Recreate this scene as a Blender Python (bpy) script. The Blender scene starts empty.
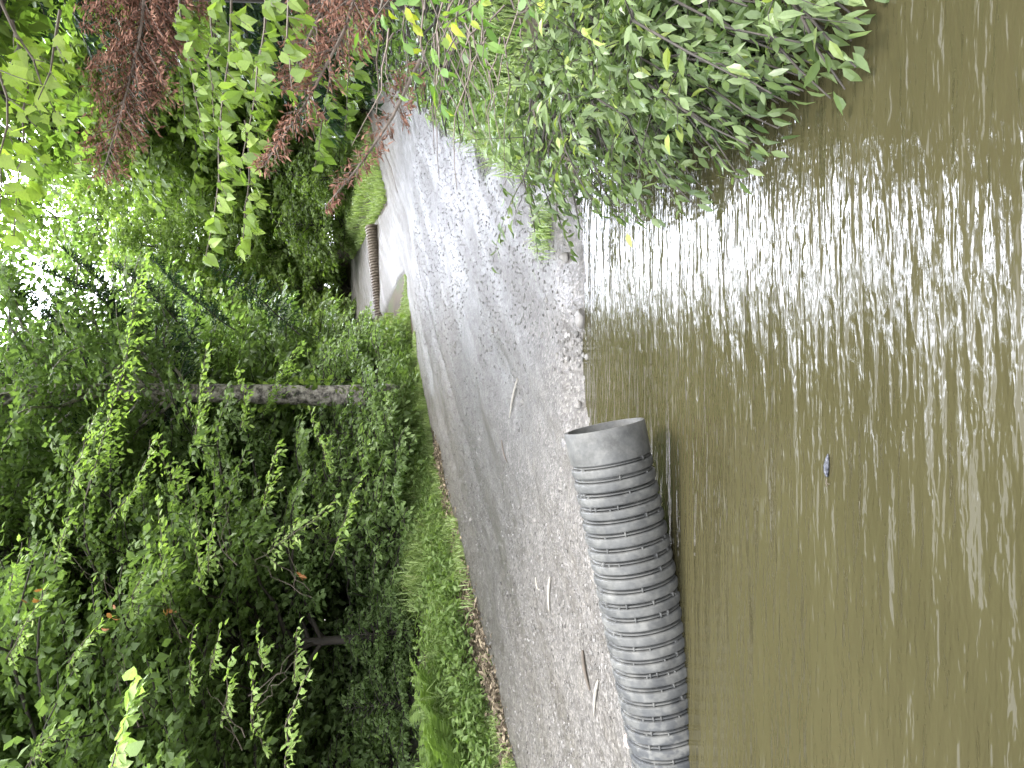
import bpy, math, numpy as np
from mathutils import Vector, Matrix

sc = bpy.context.scene
COL = sc.collection
rng = np.random.default_rng(11)
UP = np.array([0.0, 0.0, 1.0])
R_ = math.radians

# ------------------------------------------------------------------ camera
CAM_H = 1.6
F_PX = 745.0
PITCH = math.atan(172.0 / F_PX)
CT, ST = math.cos(PITCH), math.sin(PITCH)
fw = np.array([0, CT, -ST]); cu = np.array([0, ST, CT]); cr = np.array([1.0, 0, 0])

def P(px, py, Y):
    """A pixel of the (sideways) photograph at a real distance Y ahead -> world point."""
    u, v = 768.0 - py, px
    d = fw + cr * ((u - 384) / F_PX) - cu * ((v - 512) / F_PX)
    return np.array([0, 0, CAM_H]) + d * (Y / d[1])

cd = bpy.data.cameras.new("camera")
cam = bpy.data.objects.new("camera", cd); COL.objects.link(cam)
cd.sensor_fit = 'HORIZONTAL'; cd.sensor_width = 36.0
cd.lens = F_PX / 1024 * 36.0
cd.clip_start = 0.05; cd.clip_end = 2000
X, Yv, Z = -cu, cr, -fw                       # the phone was held on its side: world up is picture left
cam.matrix_world = Matrix(((X[0], Yv[0], Z[0], 0), (X[1], Yv[1], Z[1], 0), (X[2], Yv[2], Z[2], CAM_H), (0, 0, 0, 1)))
sc.camera = cam

# ------------------------------------------------------------------ light
w = bpy.data.worlds.new("World"); sc.world = w; w.use_nodes = True
nt = w.node_tree; nt.nodes.clear()
sky = nt.nodes.new('ShaderNodeTexSky'); sky.sky_type = 'NISHITA'; sky.sun_disc = False
CLOUD, ADDED_BANK = 12.5, 130
SUN_EL, SUN_AZ = R_(64), R_(104)              # azimuth from +Y towards +X
sky.sun_elevation = SUN_EL; sky.sun_rotation = SUN_AZ
sky.air_density = 1.0; sky.dust_density = 4.0; sky.ozone_density = 1.0
hs = nt.nodes.new('ShaderNodeHueSaturation'); hs.inputs['Saturation'].default_value = 0.15
bg = nt.nodes.new('ShaderNodeBackground'); bg.inputs[1].default_value = 0.15
wo = nt.nodes.new('ShaderNodeOutputWorld')
nt.links.new(sky.outputs[0], hs.inputs['Color']); 
tcw = nt.nodes.new('ShaderNodeTexCoord'); cn = nt.nodes.new('ShaderNodeTexNoise'); cn.inputs['Scale'].default_value = 2.2; cn.inputs['Detail'].default_value = 6
nt.links.new(tcw.outputs['Generated'], cn.inputs[0])
cm = nt.nodes.new('ShaderNodeMapRange'); cm.inputs[1].default_value = .3; cm.inputs[2].default_value = .6; cm.inputs[3].default_value = .5; cm.inputs[4].default_value = .9
nt.links.new(cn.outputs[0], cm.inputs[0])
# overcast cloud, plus a bright bank added ahead to whiten the water's reflections
gd = Vector((math.sin(R_(13)) * math.cos(R_(38)), math.cos(R_(13)) * math.cos(R_(38)), math.sin(R_(38))))
dt = nt.nodes.new('ShaderNodeVectorMath'); dt.operation = 'DOT_PRODUCT'; dt.inputs[1].default_value = gd
nt.links.new(tcw.outputs['Generated'], dt.inputs[0])
bk = nt.nodes.new('ShaderNodeMapRange'); bk.interpolation_type = 'SMOOTHSTEP'; bk.inputs[1].default_value = .905; bk.inputs[2].default_value = .98
nt.links.new(dt.outputs['Value'], bk.inputs[0])
bm_ = nt.nodes.new('ShaderNodeMath'); bm_.operation = 'MULTIPLY'; nt.links.new(bk.outputs[0], bm_.inputs[0]); nt.links.new(cm.outputs[0], bm_.inputs[1])
cc = nt.nodes.new('ShaderNodeMixRGB'); cc.inputs[1].default_value = (CLOUD * .96, CLOUD, CLOUD * 1.06, 1); cc.inputs[2].default_value = (ADDED_BANK * .93, ADDED_BANK * .98, ADDED_BANK * 1.14, 1)
nt.links.new(bm_.outputs[0], cc.inputs[0])
cx = nt.nodes.new('ShaderNodeMixRGB'); nt.links.new(cc.outputs[0], cx.inputs[2])
nt.links.new(cm.outputs[0], cx.inputs[0]); nt.links.new(hs.outputs[0], cx.inputs[1]); nt.links.new(cx.outputs[0], bg.inputs[0]); nt.links.new(bg.outputs[0], wo.inputs[0])
sd = bpy.data.lights.new("sun", 'SUN'); sd.energy = 1.5; sd.angle = R_(14); sd.color = (1, 0.96, 0.9)
so = bpy.data.objects.new("sun", sd); COL.objects.link(so)
sdir = Vector((math.sin(SUN_AZ) * math.cos(SUN_EL), math.cos(SUN_AZ) * math.cos(SUN_EL), math.sin(SUN_EL)))
so.rotation_euler = sdir.to_track_quat('Z', 'Y').to_euler()
so.location = (0, 0, 30)
vs = sc.view_settings; sc.display_settings.display_device = 'sRGB'
vs.view_transform = 'Standard'; vs.look = 'None'; vs.exposure = 2.1; vs.gamma = 1; vs.use_curve_mapping = False
sc.render.engine = 'CYCLES'
cy = sc.cycles
cy.max_bounces = 7; cy.diffuse_bounces = 4; cy.glossy_bounces = 3; cy.transmission_bounces = 4; cy.transparent_max_bounces = 4
cy.caustics_reflective = False; cy.caustics_refractive = False; cy.use_denoising = True
cy.sample_clamp_indirect = 6.0

# ------------------------------------------------------------------ materials
def newmat(name):
    m = bpy.data.materials.new(name); m.use_nodes = True
    t = m.node_tree; t.nodes.clear()
    return m, t, t.nodes, t.links

def ramp(N, stops):
    r = N.new('ShaderNodeValToRGB')
    while len(r.color_ramp.elements) > 1: r.color_ramp.elements.remove(r.color_ramp.elements[-1])
    for i, (p, c) in enumerate(stops):
        e = r.color_ramp.elements[0] if i == 0 else r.color_ramp.elements.new(p)
        e.position = p; e.color = (*c, 1) if len(c) == 3 else c
    return r

def leaf_mat(name, stops, trans=0.45, rough=0.45, tint=(1.15, 1.3, 0.6)):
    m, t, N, L = newmat(name)
    at = N.new('ShaderNodeAttribute'); at.attribute_name = 'rnd'
    r = ramp(N, stops); L.new(at.outputs['Fac'], r.inputs[0])
    no = N.new('ShaderNodeTexNoise'); no.inputs['Scale'].default_value = 60; no.inputs['Detail'].default_value = 3
    mx = N.new('ShaderNodeMixRGB'); mx.blend_type = 'MULTIPLY'; mx.inputs[0].default_value = 0.35
    L.new(r.outputs[0], mx.inputs[1]); L.new(no.outputs[0], mx.inputs[2])
    p = N.new('ShaderNodeBsdfPrincipled'); L.new(mx.outputs[0], p.inputs['Base Color'])
    p.inputs['Roughness'].default_value = rough; p.inputs['Specular IOR Level'].default_value = 0.35
    tr = N.new('ShaderNodeBsdfTranslucent')
    mt = N.new('ShaderNodeMixRGB'); mt.blend_type = 'MULTIPLY'; mt.inputs[0].default_value = 1; mt.inputs[2].default_value = (*tint, 1)
    L.new(mx.outputs[0], mt.inputs[1]); L.new(mt.outputs[0], tr.inputs[0])
    ms = N.new('ShaderNodeMixShader'); ms.inputs[0].default_value = trans
    L.new(p.outputs[0], ms.inputs[1]); L.new(tr.outputs[0], ms.inputs[2])
    o = N.new('ShaderNodeOutputMaterial'); L.new(ms.outputs[0], o.inputs[0])
    return m

def rough_mat(name, stops, scale=(6, 6, 6), rough=(0.6, 0.9), bump=0.4, dist=0.02, detail=8, rstops=None):
    m, t, N, L = newmat(name)
    tc = N.new('ShaderNodeTexCoord'); mp = N.new('ShaderNodeMapping'); mp.inputs['Scale'].default_value = scale
    L.new(tc.outputs['Object'], mp.inputs[0])
    no = N.new('ShaderNodeTexNoise'); no.inputs['Scale'].default_value = 1; no.inputs['Detail'].default_value = detail; no.inputs['Roughness'].default_value = 0.65
    L.new(mp.outputs[0], no.inputs[0])
    r = ramp(N, stops); L.new(no.outputs[0], r.inputs[0])
    p = N.new('ShaderNodeBsdfPrincipled'); L.new(r.outputs[0], p.inputs['Base Color'])
    mr = N.new('ShaderNodeMapRange'); mr.inputs[1].default_value = 0.3; mr.inputs[2].default_value = 0.7
    mr.inputs[3].default_value = rough[0]; mr.inputs[4].default_value = rough[1]
    L.new(no.outputs[0], mr.inputs[0]); L.new(mr.outputs[0], p.inputs['Roughness'])
    b = N.new('ShaderNodeBump'); b.inputs['Strength'].default_value = bump; b.inputs['Distance'].default_value = dist
    L.new(no.outputs[0], b.inputs['Height']); L.new(b.outputs[0], p.inputs['Normal'])
    o = N.new('ShaderNodeOutputMaterial'); L.new(p.outputs[0], o.inputs[0])
    return m

M = {}
M['leaf_beech'] = leaf_mat('beech leaf', [(0, (.09, .132, .048)), (.4, (.16, .232, .085)), (.75, (.225, .315, .125)), (1, (.30, .40, .17))], .52)
M['leaf_bright'] = leaf_mat('young leaf', [(0, (.12, .18, .04)), (.5, (.21, .30, .105)), (1, (.33, .43, .17))], .5)
M['leaf_bough'] = leaf_mat('bough tip leaf', [(0, (.16, .24, .06)), (.5, (.27, .39, .11)), (1, (.40, .52, .17))], .5)
M['leaf_verge'] = leaf_mat('verge leaf', [(0, (.06, .10, .025)), (.5, (.13, .2, .055)), (1, (.26, .36, .11))], .42)
M['leaf_far'] = leaf_mat('sunny leaf', [(0, (.10, .15, .04)), (.5, (.20, .28, .075)), (1, (.31, .39, .13))], .5)
M['leaf_shrub'] = leaf_mat('shrub leaf', [(0, (.055, .09, .03)), (.5, (.12, .17, .062)), (.85, (.185, .24, .105)), (1, (.27, .33, .08))], .35, .34)
M['leaf_vine'] = leaf_mat('vine leaf', [(0, (.09, .145, .032)), (.5, (.18, .26, .06)), (1, (.29, .38, .09))], .5, .4)
M['leaf_maple'] = leaf_mat('maple leaf', [(0, (.16, .24, .04)), (1, (.34, .44, .09))], .65)
M['leaf_yellow'] = leaf_mat('yellowing leaf', [(0, (.10, .2, .05)), (.7, (.17, .28, .06)), (1, (.38, .42, .05))], .4)
M['needle'] = leaf_mat('hemlock needle', [(0, (.012, .03, .012)), (.6, (.028, .065, .024)), (1, (.06, .11, .03))], .2, .8)
M['dead'] = leaf_mat('dead needles', [(0, (.10, .05, .036)), (.5, (.20, .092, .062)), (1, (.33, .18, .125))], .2, .8, (1.1, 1, .9))
M['grass'] = leaf_mat('grass blade', [(0, (.18, .24, .08)), (.5, (.32, .41, .16)), (.93, (.42, .5, .24)), (1, (.42, .40, .22))], .4)
M['litter'] = leaf_mat('leaf litter', [(0, (.06, .045, .03)), (.5, (.17, .13, .09)), (1, (.36, .29, .2))], .1, .8, (1, 1, 1))
M['fern'] = leaf_mat('fern frond', [(0, (.13, .2, .05)), (1, (.27, .38, .10))], .45)
M['bark'] = rough_mat('brown bark', [(.3, (.03, .024, .018)), (.55, (.085, .07, .055)), (.75, (.16, .14, .115))], (14, 14, 3), bump=.9, dist=.03)
M['bark_dark'] = rough_mat('dark bark', [(.3, (.012, .0095, .0075)), (.55, (.034, .027, .021)), (.75, (.06, .05, .042))], (14, 14, 3), bump=.9, dist=.03)
M['bark_pale'] = rough_mat('pale bark', [(.38, (.03, .026, .023)), (.48, (.19, .165, .148)), (.57, (.4, .36, .32)), (.8, (.52, .48, .44))], (7, 7, 9), bump=.8, dist=.03)
M['twig'] = rough_mat('twig', [(.3, (.035, .027, .02)), (.7, (.10, .08, .06))], (20, 20, 20))
M['twig_dead'] = rough_mat('dead twig', [(.3, (.06, .045, .035)), (.7, (.17, .135, .11))], (20, 20, 20))
M['rock'] = rough_mat('stone', [(.25, (.07, .063, .055)), (.5, (.13, .12, .11)), (.75, (.22, .205, .19))], (14, 14, 14), (.5, .8), .5, .02)
M['rock_pink'] = rough_mat('pink stone', [(.3, (.15, .115, .10)), (.7, (.27, .215, .19))], (14, 14, 14), (.5, .8), .5, .02)
M['stick'] = rough_mat('bleached stick', [(.3, (.15, .135, .115)), (.7, (.29, .27, .235))], (30, 30, 30))

# ------------------------------------------------------------------ mesh helpers
def unit(a):
    return a / np.maximum(np.linalg.norm(a, axis=-1, keepdims=True), 1e-9)

class Bag:
    """Collects vertices and faces (any polygon size) and becomes ONE mesh object."""
    def __init__(s): s.v = []; s.f = []; s.n = 0; s.r = []; s.m = []
    def add(s, v, faces, rnd=0.5, mat=0):
        """faces: list of (k x n) int arrays, rnd: per-vertex array or scalar"""
        v = np.asarray(v, float)
        s.v.append(v)
        s.r.append(np.full(len(v), rnd) if np.isscalar(rnd) else np.asarray(rnd, float))
        for f in faces:
            f = np.asarray(f, int)
            s.f.append(f + s.n); s.m.append(np.full(len(f), mat))
        s.n += len(v)
    def build(s, name, mats, parent=None, smooth=False, origin=None):
        me = bpy.data.meshes.new(name)
        V = np.concatenate(s.v)
        if origin is not None: V = V - np.asarray(origin, float)
        me.vertices.add(len(V)); me.vertices.foreach_set('co', V.astype(np.float32).ravel())
        loops = np.concatenate([f.ravel() for f in s.f]); cnt = np.concatenate([np.full(len(f), f.shape[1]) for f in s.f])
        me.loops.add(len(loops)); me.loops.foreach_set('vertex_index', loops.astype(np.int32))
        me.polygons.add(len(cnt))
        st = np.concatenate([[0], np.cumsum(cnt)[:-1]])
        me.polygons.foreach_set('loop_start', st.astype(np.int32)); me.polygons.foreach_set('loop_total', cnt.astype(np.int32))
        mats = mats if isinstance(mats, (list, tuple)) else [mats]
        for m in mats: me.materials.append(M[m] if isinstance(m, str) else m)
        me.polygons.foreach_set('material_index', np.concatenate(s.m).astype(np.int32))
        me.polygons.foreach_set('use_smooth', np.full(len(cnt), bool(smooth)))
        a = me.attributes.new('rnd', 'FLOAT', 'POINT'); a.data.foreach_set('value', np.concatenate(s.r).astype(np.float32))
        me.update(calc_edges=True); me.validate()
        o = bpy.data.objects.new(name, me); COL.objects.link(o)
        if parent is not None: o.parent = parent
        if origin is not None: o.location = origin
        return o

def tag(o, label=None, cat=None, group=None, kind=None):
    if label: o['label'] = label
    if cat: o['category'] = cat
    if group: o['group'] = group
    if kind: o['kind'] = kind
    return o

def empty(name, loc=(0, 0, 0), rz=0):
    o = bpy.data.objects.new(name, None); COL.objects.link(o)
    o.location = tuple(loc); o.rotation_euler = (0, 0, rz); o.empty_display_size = .2
    return o

# leaf templates: x along the leaf, y across, z out of it
T_FAR = (np.array([(0, 0, 0), (.42, .31, .06), (1, 0, -.08), (.42, -.31, .06)]), [np.array([(0, 1, 2)]), np.array([(0, 2, 3)])])
T_NEAR = (np.array([(0, 0, 0), (.28, .2, .05), (.62, .19, .03), (1, 0, -.16), (.62, -.19, .03), (.28, -.2, .05), (.28, 0, 0), (.62, 0, -.03)]),
          [np.array([(0, 6, 1), (0, 5, 6), (7, 3, 2), (7, 4, 3)]), np.array([(6, 7, 2, 1), (5, 4, 7, 6)])])
T_LANCE = (T_NEAR[0] * np.array([1, .82, 1]), T_NEAR[1])
T_HEART = (np.array([(0, 0, 0), (-.06, .2, .05), (.25, .36, .06), (.6, .24, .0), (1, 0, -.15), (.6, -.24, .0), (.25, -.36, .06), (-.06, -.2, .05), (.3, 0, -.02), (.62, 0, -.06)]),
           [np.array([(0, 8, 1), (1, 8, 2), (0, 7, 8), (7, 6, 8), (9, 4, 3), (9, 5, 4)]), np.array([(8, 9, 3, 2), (6, 5, 9, 8)])])
_mp = [(0, 0), (.05, .3), (.18, .27), (.3, .52), (.42, .3), (.55, .34), (.62, .22), (1, 0)]
_mp = _mp + [(x, -y) for x, y in _mp[-2:0:-1]]
T_MAPLE = (np.array([(x, y, .08 * abs(y) - .12 * x * x) for x, y in _mp] + [(.3, 0, -.01)]),
           [np.array([(len(_mp), (i + 1) % len(_mp), i) for i in range(len(_mp))])])
T_NEEDLE = (np.array([(0, 0, 0), (.35, .13, .0), (1, 0, -.1), (.35, -.13, .0)]), [np.array([(0, 1, 2)]), np.array([(0, 2, 3)])])

def put_leaves(bag, p, d, n, size, rnd, T, mat=0):
    k = len(p)
    if k == 0: return
    d = unit(d); n = n - d * np.sum(n * d, 1, keepdims=True); n = unit(n); b = np.cross(n, d)
    t, fs = T
    size = np.broadcast_to(np.asarray(size, float), (k,))[:, None, None]
    wv = rng.uniform(.8, 1.2, (k, 1, 1)); zv = rng.uniform(-.3, 1.8, (k, 1, 1))
    V = p[:, None, :] + size * (t[None, :, 0:1] * d[:, None, :] + wv * t[None, :, 1:2] * b[:, None, :] + zv * t[None, :, 2:3] * n[:, None, :])
    nv = len(t); off = (np.arange(k) * nv)[:, None, None]
    bag.add(V.reshape(-1, 3), [(f[None] + off).reshape(-1, f.shape[1]) for f in fs], np.repeat(np.clip(rnd, 0, 1), nv), mat)

def tube(bag, pts, rad, sides=6, mat=0, rnd=.5, cap=False):
    pts = np.asarray(pts, float); k = len(pts); rad = np.broadcast_to(np.asarray(rad, float), (k,))
    tan = unit(np.gradient(pts, axis=0))
    ref = np.where(np.abs(tan[:, 2:3]) > .9, np.array([[1.0, 0, 0]]), np.array([[0, 0, 1.0]]))
    a = unit(np.cross(tan, ref)); b = np.cross(tan, a)
    th = np.arange(sides) / sides * 2 * math.pi
    V = pts[:, None] + rad[:, None, None] * (np.cos(th)[None, :, None] * a[:, None] + np.sin(th)[None, :, None] * b[:, None])
    i = np.arange(k - 1)[:, None] * sides; j = np.arange(sides)[None]; j2 = (j + 1) % sides
    q = np.stack([i + j, i + j2, i + sides + j2, i + sides + j], -1).reshape(-1, 4)
    fs = [q]
    if cap: fs.append(np.array([list(range(sides))[::-1]])); fs.append(np.array([list(range((k - 1) * sides, k * sides))]))
    bag.add(V.reshape(-1, 3), fs, rnd, mat)

def curve(p0, p1, sag=0.0, n=8, wob=0.0):
    p0, p1 = np.asarray(p0, float), np.asarray(p1, float)
    t = np.linspace(0, 1, n)[:, None]
    c = p0 + (p1 - p0) * t
    c[:, 2] += sag * 4 * (t * (1 - t))[:, 0]
    if wob:
        L = np.linalg.norm(p1 - p0)
        c[1:-1] += rng.normal(0, wob * L, (n - 2, 3))
    return c

def resample(c, m):
    s = np.concatenate([[0], np.cumsum(np.linalg.norm(np.diff(c, axis=0), axis=1))])
    t = np.linspace(0, s[-1], m)
    return np.stack([np.interp(t, s, c[:, i]) for i in range(3)], 1), s[-1]

def spray(LB, WB, axis, width, leaf, T=T_FAR, step=.16, gap=.6, droop=.35, hang=.35, tone=.5, spread=.2, flat=.55,
          wr=.008, leafmat=0, twigmat=0, taper=.6, t0=.08, keep=1.0, twigs=True, angle=.6):
    """A leafy spray: an axis with side twigs either side and leaves along all of them."""
    L = np.linalg.norm(np.diff(axis, axis=0), axis=1).sum()
    m = max(4, int(L / step)); pos, L = resample(axis, m)
    tan = unit(np.gradient(pos, axis=0)); t = np.linspace(0, 1, m)
    ref = unit(UP + rng.normal(0, .25, 3))
    side = unit(np.cross(tan, ref))
    sel = t >= t0
    pp = np.concatenate([pos[sel], pos[sel]]); tt = np.concatenate([t[sel], t[sel]])
    sg = np.concatenate([np.ones(sel.sum()), -np.ones(sel.sum())])[:, None]
    td = np.concatenate([tan[sel], tan[sel]]); sd_ = np.concatenate([side[sel], side[sel]])
    k = len(pp)
    dv = unit(td * angle + sd_ * sg * .85 + rng.normal(0, .22, (k, 3)) + np.array([0, 0, -droop * .4]))
    ln = width * ((1 - tt) ** taper * .9 + .12) * rng.uniform(.55, 1.15, k)
    sp = leaf * gap; q = max(2, int(math.ceil(width * 1.2 / sp)))
    a = (np.arange(q)[None] + rng.uniform(.2, .8, (k, q))) * sp
    msk = (a < ln[:, None]) & (rng.random((k, q)) < keep)
    dn = np.array([0, 0, -1.0])
    lp = pp[:, None] + dv[:, None] * a[..., None] + dn * (droop * a ** 2)[..., None]
    alt = np.where(np.arange(q) % 2 == 0, 1, -1)[None, :, None]
    sd2 = unit(np.cross(dv, ref))
    ld = dv[:, None] * .7 + sd2[:, None] * alt * .75 + rng.normal(0, .3, (k, q, 3)) + dn * hang
    nn = ref + rng.normal(0, flat, (k, q, 3))
    lp, ld, nn = lp[msk], ld[msk], nn[msk]
    rn = tone + rng.normal(0, spread, len(lp))
    put_leaves(LB, lp, ld, nn, leaf * rng.uniform(.6, 1.2, len(lp)), rn, T, leafmat)
    # a few leaves on the axis itself and at the tip
    at = pos[-3:] + rng.normal(0, leaf * .3, (min(3, m), 3))
    put_leaves(LB, at, tan[-3:] + rng.normal(0, .3, (3, 3)) + dn * hang, ref + rng.normal(0, flat, (3, 3)), leaf * np.ones(3), tone + rng.normal(0, spread, 3), T, leafmat)
    if WB is not None:
        tube(WB, pos, np.linspace(wr, wr * .3, m), 4, twigmat)
        if twigs:
            for i in range(0, k):
                e = pp[i] + dv[i] * ln[i] + dn * droop * ln[i] ** 2
                mid = pp[i] + dv[i] * ln[i] * .5 + dn * droop * (ln[i] * .5) ** 2
                tube(WB, np.array([pp[i], mid, e]), np.array([wr * .45, wr * .35, wr * .15]), 3, twigmat)

# lattice noise for relief
_lat = np.random.default_rng(5).random((256, 256))
def vnoise(x, y, s=1.0, o=0):
    x = np.asarray(x, float) * s + 37.3 + o * 17.1; y = np.asarray(y, float) * s + 91.7 + o * 7.7
    xi = np.floor(x).astype(int); yi = np.floor(y).astype(int); fx = x - xi; fy = y - yi
    fx = fx * fx * (3 - 2 * fx); fy = fy * fy * (3 - 2 * fy)
    g = lambda i, j: _lat[i % 256, j % 256]
    return (g(xi, yi) * (1 - fx) + g(xi + 1, yi) * fx) * (1 - fy) + (g(xi, yi + 1) * (1 - fx) + g(xi + 1, yi + 1) * fx) * fy - .5
def fbm(x, y, s=1.0, o=0, n=4):
    return sum(vnoise(x, y, s * 2 ** i, o + i) / 2 ** i for i in range(n))
def sstep(a, b, x):
    t = np.clip((np.asarray(x, float) - a) / (b - a), 0, 1); return t * t * (3 - 2 * t)

# ------------------------------------------------------------------ ground shape
_LY = [0, 4, 6.4, 9.3, 12.2, 16.4, 20.6, 28, 40]; _LX = [-6.3, -4.5, -3.45, -2.1, -.95, 1.55, 4.6, 10.5, 22]
_RY = [0, 4.8, 5.76, 9.3, 15.3, 20, 30, 40]; _RX = [1.0, 1.25, 1.49, 3.1, 5.9, 8.6, 17, 28]
def Lx(y): return np.interp(y, _LY, _LX)
def Rx(y): return np.interp(y, _RY, _RX)
def rise(y): return .065 * np.clip(np.asarray(y, float) - 18, 0, 18)
def water_d(x, y):
    """Signed distance-like value: > 0 on land."""
    yb = np.interp(x, [-30, -6, -3.5, -2, -1, -.4, 1.4, 3], [2.9, 3.1, 3.2, 3.45, 4.0, 4.8, 4.98, 4.9])
    xr = np.interp(y, [-2, .5, 1.5, 3, 4.4, 5.2], [1.0, 1.15, 1.3, 1.75, 1.75, 1.35])
    n = .12 * fbm(x, y, 1.6, 3) + .10 * fbm(x, y, 5, 9)
    return np.maximum(np.maximum(y - yb, x - xr), .55 - y) + n
def gz(x, y):
    x = np.asarray(x, float); y = np.asarray(y, float)
    l = Lx(y) - x; r = x - Rx(y)
    off = np.maximum(l, r)                    # > 0 off the road
    z = .055 + .02 * fbm(x, y, .5, 1) + rise(y)
    off = off * (1 - sstep(1.0, 1.9, x) * (1 - sstep(5.4, 6.2, x)) * sstep(17, 18.5, y) * (1 - sstep(34, 38, y)))     # the side track leaves the road here
    z = z + .3 * sstep(.0, 1.5, off) + .02 * np.clip(off, 0, 40) + .12 * sstep(.4, 1.5, off) * fbm(x, y, .8, 2) * 2
    d = water_d(x, y)
    return np.minimum(z, np.maximum(d * .42, -.6))
def road_z(x, y):
    t = (x - Lx(y)) / (Rx(y) - Lx(y))
    rut = sum(-.035 * np.exp(-((t - c - .03 * np.sin(y * .35 + c * 9)) / wd) ** 2) * .7 for c, wd in ((.16, .03), (.3, .022), (.62, .05), (.8, .03)))
    rut = rut * (.5 + 1.2 * np.clip(vnoise(x, y, .5, 31) + .4, 0, 1))
    return rut + .018 * fbm(x, y, 2.2, 4) + .009 * fbm(x, y, 9, 6, 3)

def grid_mesh(name, xs, ys, zf, mat, smooth=True):
    XX, YY = np.meshgrid(xs, ys)
    ny, nx = XX.shape
    V = np.stack([XX, YY, zf(XX, YY)], -1).reshape(-1, 3)
    i = (np.arange(ny - 1)[:, None] * nx + np.arange(nx - 1)[None])
    q = np.stack([i, i + 1, i + nx + 1, i + nx], -1).reshape(-1, 4)
    b = Bag(); b.add(V, [q]); return b.build(name, mat, smooth=smooth)

# forest floor material
m, t, N, L = newmat('forest floor')
tc = N.new('ShaderNodeTexCoord')
n1 = N.new('ShaderNodeTexNoise'); n1.inputs['Scale'].default_value = 1.3; n1.inputs['Detail'].default_value = 8
n2 = N.new('ShaderNodeTexNoise'); n2.inputs['Scale'].default_value = 30; n2.inputs['Detail'].default_value = 6
L.new(tc.outputs['Object'], n1.inputs[0]); L.new(tc.outputs['Object'], n2.inputs[0])
r1 = ramp(N, [(.35, (.035, .026, .018)), (.5, (.07, .052, .034)), (.62, (.045, .06, .02)), (.75, (.06, .09, .025))])
L.new(n1.outputs[0], r1.inputs[0])
mx = N.new('ShaderNodeMixRGB'); mx.blend_type = 'OVERLAY'; mx.inputs[0].default_value = .7
L.new(r1.outputs[0], mx.inputs[1]); L.new(n2.outputs[0], mx.inputs[2])
p = N.new('ShaderNodeBsdfPrincipled'); p.inputs['Roughness'].default_value = .85; L.new(mx.outputs[0], p.inputs['Base Color'])
b = N.new('ShaderNodeBump'); b.inputs['Strength'].default_value = .8; b.inputs['Distance'].default_value = .05
L.new(n2.outputs[0], b.inputs['Height']); L.new(b.outputs[0], p.inputs['Normal'])
o = N.new('ShaderNodeOutputMaterial'); L.new(p.outputs[0], o.inputs[0]); M['floor'] = m

# wet gravel road material
m, t, N, L = newmat('wet gravel')
tc = N.new('ShaderNodeTexCoord')
mpr = N.new('ShaderNodeMapping'); mpr.inputs['Rotation'].default_value = (0, 0, R_(32)); L.new(tc.outputs['Object'], mpr.inputs[0])
mpw = N.new('ShaderNodeMapping'); mpw.inputs['Scale'].default_value = (2.6, .28, 1)
L.new(mpr.outputs[0], mpw.inputs[0])
nw = N.new('ShaderNodeTexNoise'); nw.inputs['Scale'].default_value = 1.0; nw.inputs['Detail'].default_value = 7; nw.inputs['Roughness'].default_value = .6
L.new(mpw.outputs[0], nw.inputs[0])
ng = N.new('ShaderNodeTexVoronoi'); ng.inputs['Scale'].default_value = 55; L.new(tc.outputs['Object'], ng.inputs[0])
nf = N.new('ShaderNodeTexNoise'); nf.inputs['Scale'].default_value = 120; nf.inputs['Detail'].default_value = 5; L.new(tc.outputs['Object'], nf.inputs[0])
nm = N.new('ShaderNodeTexNoise'); nm.inputs['Scale'].default_value = 7; nm.inputs['Detail'].default_value = 6; L.new(tc.outputs['Object'], nm.inputs[0])
rg = ramp(N, [(0, (.044, .04, .036)), (.45, (.086, .079, .073)), (.8, (.125, .116, .107)), (1, (.2, .187, .172))])
sepc = N.new('ShaderNodeSeparateColor'); L.new(ng.outputs['Color'], sepc.inputs[0])
L.new(sepc.outputs[0], rg.inputs[0])
mA = N.new('ShaderNodeMixRGB'); mA.inputs[0].default_value = .35; mA.inputs[2].default_value = (.09, .083, .077, 1); L.new(rg.outputs[0], mA.inputs[1])
rm = ramp(N, [(.3, (.75, .73, .7)), (.5, (1, 1, 1)), (.75, (1.12, 1.1, 1.06))]); L.new(nm.outputs[0], rm.inputs[0])
mB = N.new('ShaderNodeMixRGB'); mB.blend_type = 'MULTIPLY'; mB.inputs[0].default_value = 1; L.new(mA.outputs[0], mB.inputs[1]); L.new(rm.outputs[0], mB.inputs[2])
rw = ramp(N, [(.3, (.9, .89, .87)), (.5, (1, 1, 1))]); L.new(nw.outputs[0], rw.inputs[0])
mC = N.new('ShaderNodeMixRGB'); mC.blend_type = 'MULTIPLY'; mC.inputs[0].default_value = .8; L.new(mB.outputs[0], mC.inputs[1]); L.new(rw.outputs[0], mC.inputs[2])
p = N.new('ShaderNodeBsdfPrincipled'); L.new(mC.outputs[0], p.inputs['Base Color'])
rr = N.new('ShaderNodeMapRange'); rr.inputs[1].default_value = .36; rr.inputs[2].default_value = .56; rr.inputs[3].default_value = .3; rr.inputs[4].default_value = .62
L.new(nw.outputs[0], rr.inputs[0]); L.new(rr.outputs[0], p.inputs['Roughness'])
add = N.new('ShaderNodeMath'); add.operation = 'ADD'; mul = N.new('ShaderNodeMath'); mul.operation = 'MULTIPLY'; mul.inputs[1].default_value = .5
L.new(ng.outputs['Distance'], mul.inputs[0]); L.new(mul.outputs[0], add.inputs[0]); L.new(nf.outputs[0], add.inputs[1])
b = N.new('ShaderNodeBump'); b.inputs['Distance'].default_value = .012
bs = N.new('ShaderNodeMapRange'); bs.inputs[1].default_value = .36; bs.inputs[2].default_value = .56; bs.inputs[3].default_value = .45; bs.inputs[4].default_value = .75
L.new(nw.outputs[0], bs.inputs[0]); L.new(bs.outputs[0], b.inputs['Strength'])
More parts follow.
